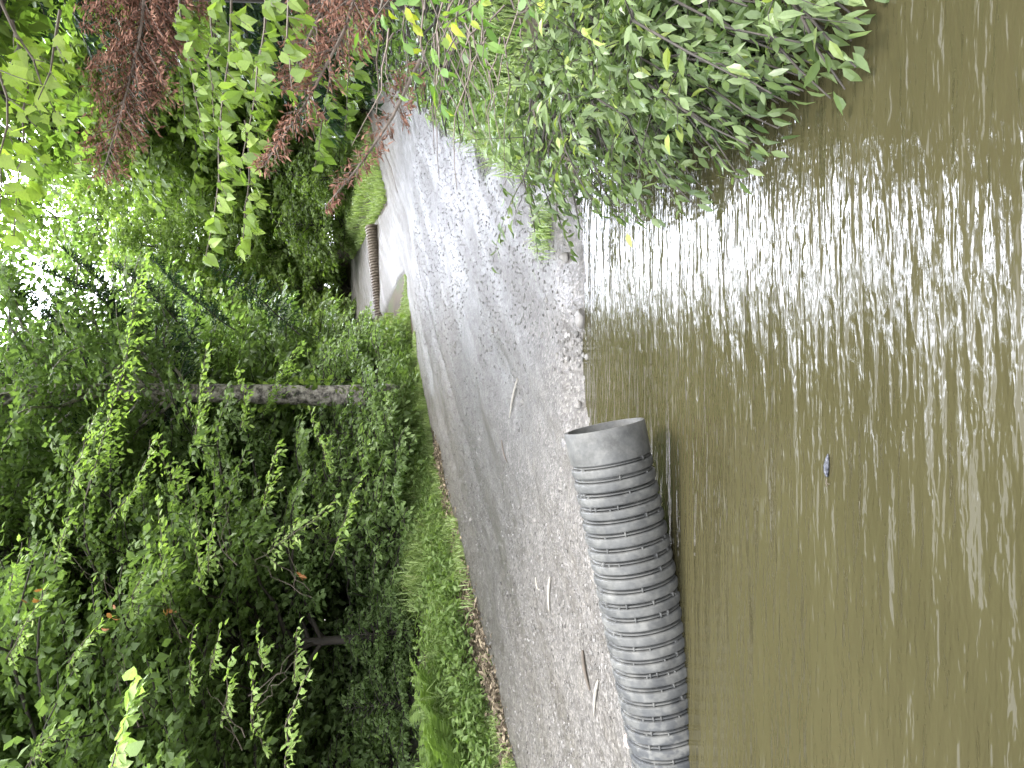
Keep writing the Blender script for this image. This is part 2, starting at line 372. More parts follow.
L.new(add.outputs[0], b.inputs['Height']); L.new(b.outputs[0], p.inputs['Normal'])
p.inputs['Specular IOR Level'].default_value = .25
o = N.new('ShaderNodeOutputMaterial'); L.new(p.outputs[0], o.inputs[0]); M['gravel'] = m

# muddy water material
m, t, N, L = newmat('muddy water')
tc = N.new('ShaderNodeTexCoord')
def wn(scale, rot, detail=2.0, rough=.5):
    mp = N.new('ShaderNodeMapping'); mp.inputs['Scale'].default_value = scale; mp.inputs['Rotation'].default_value = (0, 0, R_(rot))
    L.new(tc.outputs['Object'], mp.inputs[0])
    n = N.new('ShaderNodeTexNoise'); n.inputs['Scale'].default_value = 1; n.inputs['Detail'].default_value = detail; n.inputs['Roughness'].default_value = rough
    n.inputs['Distortion'].default_value = .25
    L.new(mp.outputs[0], n.inputs[0]); return n
wa = wn((1.8, 15, 1), 3); wb = wn((9, 34, 1), -5); wc = wn((.7, 3.4, 1), 9)
p = N.new('ShaderNodeBsdfPrincipled')
nc = wn((.5, 1.2, 1), 8, 4)
rc = ramp(N, [(.3, (.0265, .0235, .0112)), (.7, (.037, .0328, .016))]); L.new(nc.outputs[0], rc.inputs[0]); L.new(rc.outputs[0], p.inputs['Base Color'])
p.inputs['Roughness'].default_value = .025; p.inputs['IOR'].default_value = 1.333
b1 = N.new('ShaderNodeBump'); b1.inputs['Distance'].default_value = .024; 
calm = wn((.35, .8, 1), 20, 3); cr_ = N.new('ShaderNodeMapRange'); cr_.inputs[1].default_value = .35; cr_.inputs[2].default_value = .65; cr_.inputs[3].default_value = .5; cr_.inputs[4].default_value = .85
L.new(calm.outputs[0], cr_.inputs[0]); L.new(cr_.outputs[0], b1.inputs['Strength']); L.new(wa.outputs[0], b1.inputs['Height'])
b2 = N.new('ShaderNodeBump'); b2.inputs['Distance'].default_value = .012; b2.inputs['Strength'].default_value = .55; L.new(wb.outputs[0], b2.inputs['Height'])
b3 = N.new('ShaderNodeBump'); b3.inputs['Distance'].default_value = .1; b3.inputs['Strength'].default_value = .32; L.new(wc.outputs[0], b3.inputs['Height'])
L.new(b3.outputs[0], b1.inputs['Normal']); L.new(b1.outputs[0], b2.inputs['Normal']); L.new(b2.outputs[0], p.inputs['Normal'])
o = N.new('ShaderNodeOutputMaterial'); L.new(p.outputs[0], o.inputs[0]); M['water'] = m

xs = np.unique(np.concatenate([np.linspace(-600, -40, 10), np.linspace(-40, -10, 40), np.arange(-10, 12, .14), np.linspace(12, 45, 60), np.linspace(45, 600, 10)]))
ys = np.unique(np.concatenate([np.linspace(-400, -6, 8), np.linspace(-6, 0, 15), np.arange(0, 14, .12), np.arange(14, 45, .4), np.linspace(45, 700, 12)]))
tag(grid_mesh('forest_ground', xs, ys, gz, 'floor'), kind='structure')
tag(grid_mesh('water', np.linspace(-30, 6, 40), np.linspace(-3, 7, 12), lambda x, y: 0 * x, 'water'), kind='structure')

# the road: a sheet a few millimetres above the ground
def sheet(name, ys, nx, lf, rf, lift, extra):
    ts = np.linspace(0, 1, nx)
    YY = np.repeat(ys[:, None], nx, 1); l = lf(ys)[:, None]; r = rf(ys)[:, None]
    XX = l + (r - l) * ts[None]
    edge = np.minimum(ts, 1 - ts)[None] * (r - l)
    ZZ = gz(XX, YY) + lift + extra(XX, YY) * sstep(0, .3, edge) - .04 * (1 - sstep(0, .1, edge))
    V = np.stack([XX, YY, ZZ], -1).reshape(-1, 3)
    i = (np.arange(len(ys) - 1)[:, None] * nx + np.arange(nx - 1)[None])
    b = Bag(); b.add(V, [np.stack([i, i + 1, i + nx + 1, i + nx], -1).reshape(-1, 4)])
    return tag(b.build(name, 'gravel', smooth=True), kind='structure')
yy = [3.0]
while yy[-1] < 34: yy.append(yy[-1] + .0075 * yy[-1])
yy = np.array(yy)
sheet('gravel_road', yy, 230, lambda y: Lx(y) - .02 + .35 * fbm(y, y * 0 + 3, .9, 21), lambda y: Rx(y) + .08 + .7 * fbm(y, y * 0 + 8, .8, 22), .045, road_z)
ya = np.linspace(18.0, 33, 130)
sheet('side_track', ya, 40, lambda y: np.interp(y, [19, 22, 26, 33], [2.6, 1.9, 2.2, 2.7]) + .4 * fbm(y, y * 0 + 5, .6, 23), lambda y: np.minimum(np.interp(y, [19, 22, 26, 33], [5.2, 5.0, 5.2, 5.4]), Lx(y) + .25) + .2 * fbm(y, y * 0 + 6, .7, 24), .03 + .07 * sstep(20.5, 23.5, ya)[:, None], lambda x, y: .05 * fbm(x, y, 1.2, 8))

# ------------------------------------------------------------------ near culvert
def culvert_mat(name, stops, mud, dark):
    m, t, N, L = newmat(name)
    tc = N.new('ShaderNodeTexCoord')
    a = N.new('ShaderNodeTexNoise'); a.inputs['Scale'].default_value = 9; a.inputs['Detail'].default_value = 8; a.inputs['Roughness'].default_value = .7
    L.new(tc.outputs['Object'], a.inputs[0]); r = ramp(N, stops); L.new(a.outputs[0], r.inputs[0])
    a2 = N.new('ShaderNodeTexNoise'); a2.inputs['Scale'].default_value = 17; a2.inputs['Detail'].default_value = 6; L.new(tc.outputs['Object'], a2.inputs[0])
    r2 = ramp(N, [(.44, (0, 0, 0)), (.54, (1, 1, 1))]); L.new(a2.outputs[0], r2.inputs[0])
    at = N.new('ShaderNodeAttribute'); at.attribute_name = 'rnd'
    mm = N.new('ShaderNodeMath'); mm.operation = 'MULTIPLY'; L.new(r2.outputs[0], mm.inputs[0]); L.new(at.outputs['Fac'], mm.inputs[1])
    mx = N.new('ShaderNodeMixRGB'); mx.inputs[2].default_value = (*mud, 1); L.new(mm.outputs[0], mx.inputs[0]); L.new(r.outputs[0], mx.inputs[1])
    p = N.new('ShaderNodeBsdfPrincipled'); L.new(mx.outputs[0], p.inputs['Base Color']); p.inputs['Roughness'].default_value = .58; p.inputs['Specular IOR Level'].default_value = .25
    bb = N.new('ShaderNodeBump'); bb.inputs['Strength'].default_value = .25; bb.inputs['Distance'].default_value = .006; L.new(a2.outputs[0], bb.inputs['Height']); L.new(bb.outputs[0], p.inputs['Normal'])
    o = N.new('ShaderNodeOutputMaterial'); L.new(p.outputs[0], o.inputs[0]); return m
M['pipe'] = culvert_mat('weathered grey plastic', [(.3, (.035, .0345, .033)), (.5, (.075, .074, .07)), (.7, (.115, .113, .106))], (.018, .02, .024), 0)
M['pipe_groove'] = rough_mat('groove shade', [(.3, (.02, .02, .02)), (.7, (.07, .068, .062))], (30, 30, 30))  # shade between the ribs, put into the colour of the groove floors
M['pipe_rust'] = culvert_mat('rusty corrugated steel', [(.3, (.07, .054, .041)), (.5, (.12, .098, .076)), (.7, (.16, .135, .11))], (.05, .034, .024), 0)

def culvert(root, length, rad, pitch, collar, mat, groove, sides=72, wob=.004, thick=.018):
    """Along local +X, open end at x = 0 (the collar), going to -X."""
    prof = []                                  # (x, radius, material of the segment that starts here)
    if collar:
        cb = Bag(); th = np.arange(sides) / sides * 2 * math.pi
        pr = [(-collar, rad - .03), (-collar, rad - .004), (-collar + .006, rad), (-.008, rad + .001), (0, rad - .003), (0, rad - thick), (-.01, rad - thick - .002), (-collar - .1, rad - thick - .004)]
        V = np.array([[(x, r * math.cos(a), r * math.sin(a)) for a in th] for x, r in pr]).reshape(-1, 3)
        k = len(pr); i = np.arange(k - 1)[:, None] * sides; j = np.arange(sides)[None]; j2 = (j + 1) % sides
        cb.add(V, [np.stack([i + j, i + sides + j, i + sides + j2, i + j2], -1).reshape(-1, 4)], .25)
        cb.build('collar', mat, root, smooth=True).data.set_sharp_from_angle(angle=R_(40))
    x = -collar - .002
    while x > -length:
        pt = pitch * rng.uniform(.93, 1.07); g = pt * .2; dr = pitch * .5
        prof += [(x, rad - dr, 1), (x - .09 * pt, rad - dr, 0), (x - .11 * pt, rad - dr * .25, 0), (x - .19 * pt, rad - dr * .25, 0), (x - .21 * pt, rad - dr * .9, 1), (x - .25 * pt, rad - dr * .9, 0),
                 (x - .265 * pt, rad - dr * .45, 0), (x - .29 * pt, rad - dr * .12, 0), (x - .34 * pt, rad + .0005, 0), (x - .42 * pt, rad + .002, 0), (x - .6 * pt, rad + .003, 0), (x - .8 * pt, rad + .0015, 0), (x - .9 * pt, rad - dr * .06, 0), (x - .96 * pt, rad - dr * .3, 0), (x - .985 * pt, rad - dr * .65, 0)]
        x -= pt
    prof.append((x, rad - .02, 0))
    k = len(prof); th = np.arange(sides) / sides * 2 * math.pi
    pa = np.array([p[0] for p in prof]); ra = np.array([p[1] for p in prof])
    XX = pa[:, None] + 0 * th[None]; RR = ra[:, None] + wob * vnoise(pa[:, None] * 6, th[None] * 2, 1, 40)
    V = np.stack([XX, RR * np.cos(th), RR * np.sin(th)], -1).reshape(-1, 3)
    i = np.arange(k - 1)[:, None] * sides; j = np.arange(sides)[None]; j2 = (j + 1) % sides
    q = np.stack([i + j, i + j2, i + sides + j2, i + sides + j], -1)
    mt = np.array([p[2] for p in prof[:-1]], int)
    b = Bag(); b.v.append(V); b.r.append(np.repeat(np.clip((-pa - length * .2) / (length * .35), .3, 1), sides)); b.n = len(V)
    for mi in (0, 1):
        f = q[mt == mi].reshape(-1, 4); b.f.append(f); b.m.append(np.full(len(f), mi))
    # short moulded bridges across the grooves
    gx = [(p[0]) for p in prof if p[2] == 1]
    if collar:
        for x0 in gx:
            for _ in range(5):
                a = rng.uniform(0, 2 * math.pi); da = .02; x1 = x0 - pitch * .2
                pts = [(x0 + .004, rad - .004, a - da), (x0 + .004, rad - .004, a + da), (x1 - .004, rad - .004, a + da), (x1 - .004, rad - .004, a - da)]
                lo = [(x0 + .004, rad - .03, a - da), (x0 + .004, rad - .03, a + da), (x1 - .004, rad - .03, a + da), (x1 - .004, rad - .03, a - da)]
                W = np.array([(xx, r * math.cos(t_), r * math.sin(t_)) for xx, r, t_ in pts + lo])
                b.add(W, [np.array([(0, 1, 2, 3), (1, 5, 6, 2), (0, 3, 7, 4), (0, 4, 5, 1), (3, 2, 6, 7)])], .3, 0)
    ob = b.build('corrugated_body', [mat, groove], root, smooth=True)
    return ob

cul = empty('culvert_pipe')
tag(cul, 'grey corrugated plastic culvert lying half sunk along the muddy water edge', 'culvert pipe')
e1 = P(607, 444, 3.47); e1[0] += .02
e0 = np.array([-1.86, 3.42, -.005])
ax = unit(e1 - e0)
culvert(cul, 3.6, .2, .068, .16, 'pipe', 'pipe_groove')
rot = Vector(ax).to_track_quat('X', 'Z')
cul.location = e1 + ax * .07; cul.rotation_mode = 'QUATERNION'; cul.rotation_quaternion = rot

fc = empty('culvert_pipe')
tag(fc, 'rust brown corrugated culvert lying on the side track far up the road', 'culvert pipe')
culvert(fc, 3.3, .21, .085, 0, 'pipe_rust', 'pipe_groove', 40)
f1 = P(372, 226, 23.2); f0 = P(382, 318, 22.7)
fa = unit(f1 - f0); fc.rotation_mode = 'QUATERNION'; fc.rotation_quaternion = Vector(fa).to_track_quat('X', 'Z'); fc.location = f1

# ------------------------------------------------------------------ loose stones, sticks, litter
def icos():
    t = (1 + 5 ** .5) / 2
    v = np.array([(-1, t, 0), (1, t, 0), (-1, -t, 0), (1, -t, 0), (0, -1, t), (0, 1, t), (0, -1, -t), (0, 1, -t), (t, 0, -1), (t, 0, 1), (-t, 0, -1), (-t, 0, 1)])
    f = np.array([(0, 11, 5), (0, 5, 1), (0, 1, 7), (0, 7, 10), (0, 10, 11), (1, 5, 9), (5, 11, 4), (11, 10, 2), (10, 7, 6), (7, 1, 8), (3, 9, 4), (3, 4, 2), (3, 2, 6), (3, 6, 8), (3, 8, 9), (4, 9, 5), (2, 4, 11), (6, 2, 10), (8, 6, 7), (9, 8, 1)])
    return unit(v), f
ICV, ICF = icos()
def stones(bag, pts, size):
    k = len(pts)
    sc3 = size[:, None, None] * rng.uniform(.6, 1.2, (k, 1, 3)) * np.array([1, 1, .6])
    V = ICV[None] * rng.uniform(.75, 1.2, (k, 12, 1)) * sc3
    a = rng.uniform(0, 6.28, k); c, s_ = np.cos(a)[:, None], np.sin(a)[:, None]
    V = np.stack([V[..., 0] * c - V[..., 1] * s_, V[..., 0] * s_ + V[..., 1] * c, V[..., 2]], -1) + pts[:, None]
    bag.add(V.reshape(-1, 3), [(ICF[None] + (np.arange(k) * 12)[:, None, None]).reshape(-1, 3)], np.repeat(rng.random(k), 12))
m, t, N, L = newmat('gravel stone')
at = N.new('ShaderNodeAttribute'); at.attribute_name = 'rnd'
r = ramp(N, [(0, (.05, .046, .042)), (.35, (.10, .095, .088)), (.8, (.12, .112, .105)), (1, (.2, .19, .18))]); L.new(at.outputs['Fac'], r.inputs[0])
p = N.new('ShaderNodeBsdfPrincipled'); p.inputs['Roughness'].default_value = .75; p.inputs['Specular IOR Level'].default_value = .3; L.new(r.outputs[0], p.inputs['Base Color'])
o = N.new('ShaderNodeOutputMaterial'); L.new(p.outputs[0], o.inputs[0]); M['gstone'] = m

gb = Bag()
n = 26000
y = 3.6 + 12 * rng.random(n) ** 1.7; x = Lx(y) + (Rx(y) - Lx(y)) * rng.random(n)
ok = (water_d(x, y) > -.02) & (fbm(x, y, .9, 12) + .25 * rng.random(n) > -.05); x, y = x[ok], y[ok]
s = .004 + .012 * rng.random(len(x)) ** 3
stones(gb, np.stack([x, y, gz(x, y) + .045 + road_z(x, y) + s * .2], 1), s)
n = 9000                                             # the crumbling edge at the water
x = rng.uniform(-3, 1.9, n); y = rng.uniform(3.6, 5.4, n); d = water_d(x, y); ok = (d > -.12) & (d < .1); x, y = x[ok], y[ok]
s = .006 + .022 * rng.random(len(x)) ** 2.5
stones(gb, np.stack([x, y, np.maximum(gz(x, y) + .02, -.01) + s * .2], 1), s)
n = 1500                                             # right roadside
y = rng.uniform(4.9, 12, n); x = Rx(y) + rng.uniform(-.7, .35, n); s = .006 + .018 * rng.random(n) ** 3
stones(gb, np.stack([x, y, gz(x, y) + .03 + s * .2], 1), s)
tag(gb.build('gravel', 'gstone'), kind='stuff')

def rock(name, loc, size, mat, label, group=None, squash=.55, seed=0):
    import bmesh
    bm = bmesh.new(); bmesh.ops.create_icosphere(bm, subdivisions=3, radius=1)
    rs = np.random.default_rng(seed)
    pl = unit(rs.normal(0, 1, (9, 3))); dd = rs.uniform(.6, .95, 9)
    for v in bm.verts:
        c = np.array(v.co)
        for a, d_ in zip(pl, dd):
            e = c @ a - d_
            if e > 0: c = c - a * e
        c = c * (1 + .08 * vnoise(c[0] * 3, c[1] * 3 + c[2] * 2, 1, seed))
        v.co = Vector(c * np.array([size[0], size[1], size[2]]))
    me = bpy.data.meshes.new(name); bm.to_mesh(me); bm.free(); me.materials.append(M[mat])
    o = bpy.data.objects.new(name, me); COL.objects.link(o); o.location = loc; o.rotation_euler = (0, 0, rs.uniform(0, 6))
    return tag(o, label, 'stone', group)
def on_road(px, py):
    """World point of a pixel on the road surface."""
    lo, hi = 2.0, 60.0
    for _ in range(40):
        mid = (lo + hi) / 2; q = P(px, py, mid)
        if q[2] > gz(q[0], q[1]) + .045: lo = mid
        else: hi = mid
    q = P(px, py, lo); q[2] = gz(q[0], q[1]) + .045 + road_z(q[0], q[1]); return q
q = on_road(636, 745); rock('stone', q + [0, .05, .01], (.06, .045, .04), 'rock_pink', 'pinkish stone on the road just behind the sunken end of the corrugated pipe', seed=3)
q = on_road(580, 318); rock('stone', q + [0, 0, .0], (.07, .05, .04), 'rock', 'pale stone at the crumbling water edge of the road, right of the pipe mouth', seed=4)
q = on_road(565, 258); rock('stone', q, (.06, .045, .045), 'rock', 'dark stone at the water edge beside the grass tuft', seed=5)
q = on_road(578, 405); rock('stone', q, (.035, .03, .03), 'rock', 'small pale stone at the water edge by the grey pipe collar', seed=6)
for i, (px, py) in enumerate([(538, 335), (520, 402), (505, 230), (492, 330), (560, 470), (455, 345), (590, 610), (600, 720), (610, 655), (505, 150), (530, 235), (545, 300), (535, 520), (480, 440), (556, 356), (470, 520)]):
    q = on_road(px, py); s_ = q[1] * .0045
    rock('stone', q, (s_ * 1.2, s_, s_ * .8), 'rock', 'small loose stone lying on the wet gravel road', 'small stones on the road', seed=20 + i)

def stick(px, py, px2, py2, r, label, mat='stick', bend=.03):
    a, b_ = on_road(px, py), on_road(px2, py2); a[2] += r * .8; b_[2] += r * .8
    c = curve(a, b_, 0, 7); side = np.cross(unit(b_ - a), UP); c += side[None] * (np.sin(np.linspace(0, 3.1, 7)) * bend)[:, None]
    bg_ = Bag(); tube(bg_, c, np.array([.6, .9, 1, 1, .85, .7, .4]) * r, 7, cap=True)
    o = bg_.build('stick', mat, smooth=True, origin=a); return tag(o, label, 'stick')
stick(551, 577, 551, 611, .012, 'bleached straight stick lying in the middle of the road behind the pipe')
stick(601, 680, 597, 716, .010, 'small bent pale stick on the road near the sunken end of the pipe', bend=.02)
stick(537, 577, 541, 590, .009, 'short pale chip of wood beside the bleached straight stick')
stick(515, 378, 510, 418, .011, 'thin pale stick on the road halfway between pipe mouth and grass verge')
stick(503, 440, 508, 462, .008, 'tiny grey twig on the gravel, above the pipe collar in the middle of the road', 'twig_dead')
stick(586, 650, 592, 690, .012, 'dark stick lying on the gravel behind the sunken pipe', 'twig')

# floating scrap
fd = empty('floating_debris', P(828, 468, 2.2)); fd.scale = (.8, .7, .8); tag(fd, 'small dark and white scrap floating alone on the brown water', 'floating debris')
fb = Bag()
c = np.array([(-.038, 0, .004), (-.02, .002, .007), (.01, .0, .008), (.04, -.003, .006), (.06, -.004, .003)])
tube(fb, c, np.array([.004, .011, .013, .008, .002]), 8, cap=True)
M['scrap'] = rough_mat('scrap', [(.42, (.006, .007, .01)), (.52, (.03, .033, .05)), (.66, (.16, .16, .17))], (50, 90, 90), (.2, .5))
fb.build('scrap', 'scrap', fd, smooth=True)
fb = Bag(); tube(fb, np.array([(-.045, 0, .006), (-.065, .003, .008), (-.08, -.002, .003)]), np.array([.003, .002, .001]), 5); tube(fb, np.array([(-.06, .003, .007), (-.066, -.01, .006), (-.065, -.02, .003)]), .0015, 4)
fb.build('twig', 'twig', fd)

# leaf litter by the left roadside
lb = Bag(); n = 5200
y = rng.uniform(4.5, 12, n); x = Lx(y) + rng.normal(-.12, .14, n) + .25 * fbm(y, y * 0 + 3, .9, 21)
put_leaves(lb, np.stack([x, y, gz(x, y) + .03 + rng.uniform(0, .05, n)], 1), rng.normal(0, 1, (n, 3)) * [1, 1, .4], UP + rng.normal(0, .6, (n, 3)), rng.uniform(.03, .08, n), rng.random(n), T_NEAR)
tag(lb.build('leaf_litter', 'litter'), kind='stuff')

# ------------------------------------------------------------------ grass
def blades(bag, x, y, h, wd, lean=.5):
    n = len(x); a = rng.uniform(0, 6.28, n); dr = np.stack([np.cos(a), np.sin(a), 0 * a], 1); sd_ = np.stack([-np.sin(a), np.cos(a), 0 * a], 1)
    p0 = np.stack([x, y, gz(x, y) - .01], 1); ln = lean * rng.uniform(.2, 1.3, n)
    h = h[:, None]; ln = ln[:, None]; wd = np.broadcast_to(wd, (n,))[:, None]
    p1 = p0 + h * .45 * UP + dr * h * .12 * ln; p2 = p0 + h * .8 * UP + dr * h * .42 * ln; p3 = p0 + h * (1 - .35 * ln) * UP + dr * h * .95 * ln
    V = np.stack([p0 - sd_ * wd * .5, p0 + sd_ * wd * .5, p1 + sd_ * wd * .5, p1 - sd_ * wd * .5, p2 + sd_ * wd * .38, p2 - sd_ * wd * .38, p3], 1)
    off = (np.arange(n) * 7)[:, None]
    bag.add(V.reshape(-1, 3), [np.concatenate([np.array([[0, 1, 2, 3]]) + off, np.array([[3, 2, 4, 5]]) + off]), np.array([[5, 4, 6]]) + off], np.repeat(np.clip(rng.normal(.5, .22, n), 0, 1), 7))
gr = Bag()
def gmask(x, y, o): return fbm(x, y, 1.1, o) + rng.random(len(x)) * .5 > -.02
n = 34000; y = 4.6 + 13 * rng.random(n) ** 1.4; x = Lx(y) - .05 - 1.3 * rng.random(n) ** 1.3 - .5 * fbm(y, y * 0 + 2, .9, 61); k = gmask(x, y, 50); x, y = x[k], y[k]
dl = Lx(y) - x; blades(gr, x, y, (.1 + .2 * sstep(0, .9, dl)) * rng.uniform(.5, 1.5, len(x)) * (1 + 1.3 * np.clip(fbm(x, y, 1.5, 62), -.4, .6)), .006 + .0007 * y, .9)
n = 16000; y = rng.uniform(4.9, 18, n); x = Rx(y) + .12 + 1.8 * rng.random(n) ** 1.2; k = gmask(x, y, 51); x, y = x[k], y[k]
blades(gr, x, y, rng.uniform(.1, .4, len(x)), .006 + .0007 * y, .9)
n = 22000; y = rng.uniform(20, 32, n); x = Lx(y) + rng.uniform(-9, .2, n); k = ~((x > 1.9) & (x < 5.2)); x, y = x[k], y[k]
blades(gr, x, y, rng.uniform(.15, .4, len(x)), .03, .7)
tag(gr.build('grass', 'grass'), kind='stuff')
# broad-leaved herbs mixed through the verges
hb = Bag()
def herbs(n, xf, y0, y1, h, ls, tone):
    y = rng.uniform(y0, y1, n) if n else 0; x = xf(y, n)
    z = gz(x, y)
    q = 7
    P0 = np.stack([x, y, z], 1)[:, None] + np.stack([rng.normal(0, .05, (n, q)), rng.normal(0, .05, (n, q)), h * rng.uniform(.25, 1.1, (n, q)) * rng.uniform(.5, 1.3, (n, 1))], -1)
    D = np.stack([rng.normal(0, 1, (n, q)), rng.normal(0, 1, (n, q)), rng.normal(.0, .4, (n, q))], -1)
    put_leaves(hb, P0.reshape(-1, 3), D.reshape(-1, 3), UP + rng.normal(0, .4, (n * q, 3)), rng.uniform(.6, 1.5, n * q) * ls, tone + rng.normal(0, .25, n * q), T_NEAR)
herbs(2300, lambda y, n: Lx(y) - .25 - 1.15 * rng.random(n), 4.8, 13, .3, .075, .55)
herbs(1300, lambda y, n: Lx(y) - .2 - 2.2 * rng.random(n), 12, 16.6, .42, .11, .5)
herbs(1500, lambda y, n: Rx(y) + .3 + 1.6 * rng.random(n), 5.2, 14, .35, .08, .55)
tag(hb.build('ground_cover', 'leaf_bright'), kind='stuff')

# ------------------------------------------------------------------ trees
def thing(name, label, cat, loc, group=None):
    return tag(empty(name, loc), label, cat, group)

def place(o, loc):                               # meshes are built in world space; the thing sits at its base
    o.location = (-loc[0], -loc[1], -loc[2])

def tree(name, label, x, y, h, rad, r0, leafmat, barkmat='bark_dark', z0=1.2, limbs=46, leaf=.11, T=T_FAR, tone=.45, width=.6, step=.2,
         lean=(0, 0), group=None, cat='tree', bias=(0, 0), droop=.4, gap=.62, keep=1, extra=None, crown='crown', shape=.55, up=.25, hang=.35, limb_r=.03, low=1.45):
    z = float(gz(x, y)) - .05
    root = thing(name, label, cat, (x, y, z), group)
    W = Bag(); C = Bag()
    n = 12; t = np.linspace(0, 1, n)
    tp = np.stack([x + lean[0] * t ** 1.3 + r0 * .5 * np.sin(t * 5 + x), y + lean[1] * t ** 1.3 + r0 * .5 * np.cos(t * 4 + y), z + h * t], 1)
    rr = r0 * (1.0 - .82 * t ** .9); rr[0] = r0 * 1.35
    tube(W, tp, rr, 12)
    ga = rng.uniform(0, 6.28)
    for i in range(limbs):
        f = (i + rng.random()) / limbs; hz = z0 + (h - z0) * f ** low
        base = np.array([np.interp(hz, tp[:, 2] - z, tp[:, k_]) for k_ in range(3)])
        a = ga + i * 2.399 + rng.normal(0, .3)
        prof = (1 - f) ** shape * (.55 + .45 * min(1, (f + .12) / .3))
        ln = rad * prof * rng.uniform(.65, 1.15) + .3
        d = np.array([math.cos(a) + bias[0], math.sin(a) + bias[1], 0]); d = d / max(.35, np.linalg.norm(d)) if np.linalg.norm(d) > 1 else d
        tip = base + d * ln + UP * ln * (up + rng.normal(0, .12))
        ax_ = curve(base, tip, ln * .12, 7, .02)
        tube(W, ax_, np.linspace(limb_r * (1 - .6 * f) + .008, .006, 7), 5)
        spray(C, None, ax_, width * (.6 + .4 * prof) * rng.uniform(.8, 1.2), leaf, T, step, gap, droop, hang, tone + rng.normal(0, .1), .16, .5, t0=.18, keep=keep)
        if ln > 1.2:                               # two forks
            for s_ in (-1, 1):
                j = 3 + (s_ > 0); b0 = ax_[j]; dd = unit(ax_[-1] - ax_[0]); sd_ = unit(np.cross(dd, UP)) * s_
                tp2 = b0 + (dd * .7 + sd_ * .7) * ln * .45 + UP * rng.normal(0, .1) * ln
                a2 = curve(b0, tp2, ln * .03, 5); tube(W, a2, np.linspace(.012, .005, 5), 4)
                spray(C, None, a2, width * .7, leaf, T, step, gap, droop, hang, tone + rng.normal(0, .1), .16, .5, t0=.1, keep=keep)
    o = W.build('trunk', barkmat, root, smooth=True); place(o, root.location)
    o = C.build(crown, leafmat, root); place(o, root.location)
    return root

def leafy_branch(root, pix, Ys, width, leaf, mat, T=T_NEAR, tone=.65, name='leafy_branch', label=None, wood='twig', **kw):
    """One branch through photo pixels at given distances, child of its tree."""
    Ys = Ys if hasattr(Ys, '__len__') else [Ys] * len(pix)
    c = np.array([P(px, py, Y_) for (px, py), Y_ in zip(pix, Ys)])
    if len(c) < 6: c, _ = resample(c, 8); c[1:-1] += rng.normal(0, .012, (6, 3))
    b_ = Bag()
    spray(b_, b_, c, width, leaf, T, tone=tone, leafmat=0, twigmat=1, **kw)
    o = b_.build(name, [mat, wood], root); place(o, root.location)
    if label: o['label'] = label
    return o

def copy_tree(src, x, y, rz, s, label, group=None):
    r = src.copy(); COL.objects.link(r)
    r.location = (x, y, float(gz(x, y)) - .05); r.rotation_euler = (0, 0, rz); r.scale = (s, s, s); r['label'] = label
    if group: r['group'] = group
    for ch in src.children:
        c = ch.copy(); COL.objects.link(c); c.parent = r
    return r

# ---- left wood edge
DN = dict(width=.85, step=.13, gap=.5)
DF = dict(width=1.05, step=.2, gap=.48)
tA = tree('broadleaf_tree', 'dark trunked tree nearest the camera at the left edge of the woods', -4.85, 8.6, 13, 3.2, .17, 'leaf_beech', z0=1.6, limbs=140, leaf=.12, low=1.15, shape=.4, bias=(.1, .0), tone=.42, **DN)
tB = tree('broadleaf_tree', 'leafy tree standing just right of the darkest hollow in the left woods', -3.9, 11.6, 13, 3.0, .075, 'leaf_beech', z0=1.4, limbs=135, leaf=.12, low=1.2, shape=.4, bias=(.3, -.15), tone=.42, **DN)
tC = tree('pale_trunk_tree', 'tree with pale blotched bare trunk, leafy vines around it, in the middle of the woods', -.25, 15.0, 18, 3.1, .22, 'leaf_beech', 'bark_pale', z0=4.0, limbs=120, leaf=.14, low=1.2, shape=.42, bias=(.1, -.35), tone=.5, **DN)
tD = tree('broadleaf_tree', 'tree between the pale blotched trunk and the leafy hollow, low boughs over the verge', -2.7, 13.6, 17, 3.2, .13, 'leaf_beech', z0=.7, limbs=130, leaf=.125, low=1.25, shape=.42, bias=(-.1, -.3), tone=.46, **DN)
tE = tree('broadleaf_tree', 'bushy tree on the road edge just right of the pale blotched trunk', -1.2, 20.8, 16, 2.8, .13, 'leaf_beech', z0=1.2, limbs=120, leaf=.16, low=1.3, shape=.45, tone=.55, **DN)
tF = tree('broadleaf_tree', 'tree overhanging the left edge of the picture, its bough tips bright', -5.9, 8.2, 14, 3.6, .2, 'leaf_beech', z0=2.2, limbs=140, leaf=.125, low=1.1, shape=.4, bias=(.1, -.1), tone=.4, **DN)
dgroup = 'dim trees deeper in the left woods'
dl = 'dim tree half hidden deeper in the left woods behind the front row'
tG = tree('forest_tree', dl, -7.5, 13.5, 19, 3.7, .2, 'leaf_beech', z0=.4, limbs=150, leaf=.22, low=1.25, shape=.42, tone=.35, group=dgroup, **DF)
for i, (x, y, s_) in enumerate([(-5.2, 15.5, .95), (-9.5, 17, 1.1), (-8.6, 11.8, .8), (-6.2, 12.2, .7), (-11.5, 14.2, .9), (-3.2, 18.5, 1.05), (-7, 20, 1.1), (-.6, 22.5, 1.0), (-11.5, 23, 1.2), (-4, 25, 1.15), (-15, 19, 1.15), (-10.5, 12, 1.0), (-8, 16, 1.0), (-13, 15.5, 1.1), (-1.8, 20, 1.0), (-2.5, 29, 1.2), (-9, 28, 1.25), (-16, 27, 1.3), (-20, 21, 1.3), (-13, 34, 1.5), (-24, 30, 1.6)]):
    copy_tree(tG, x, y, i * 1.7, s_, dl, dgroup)

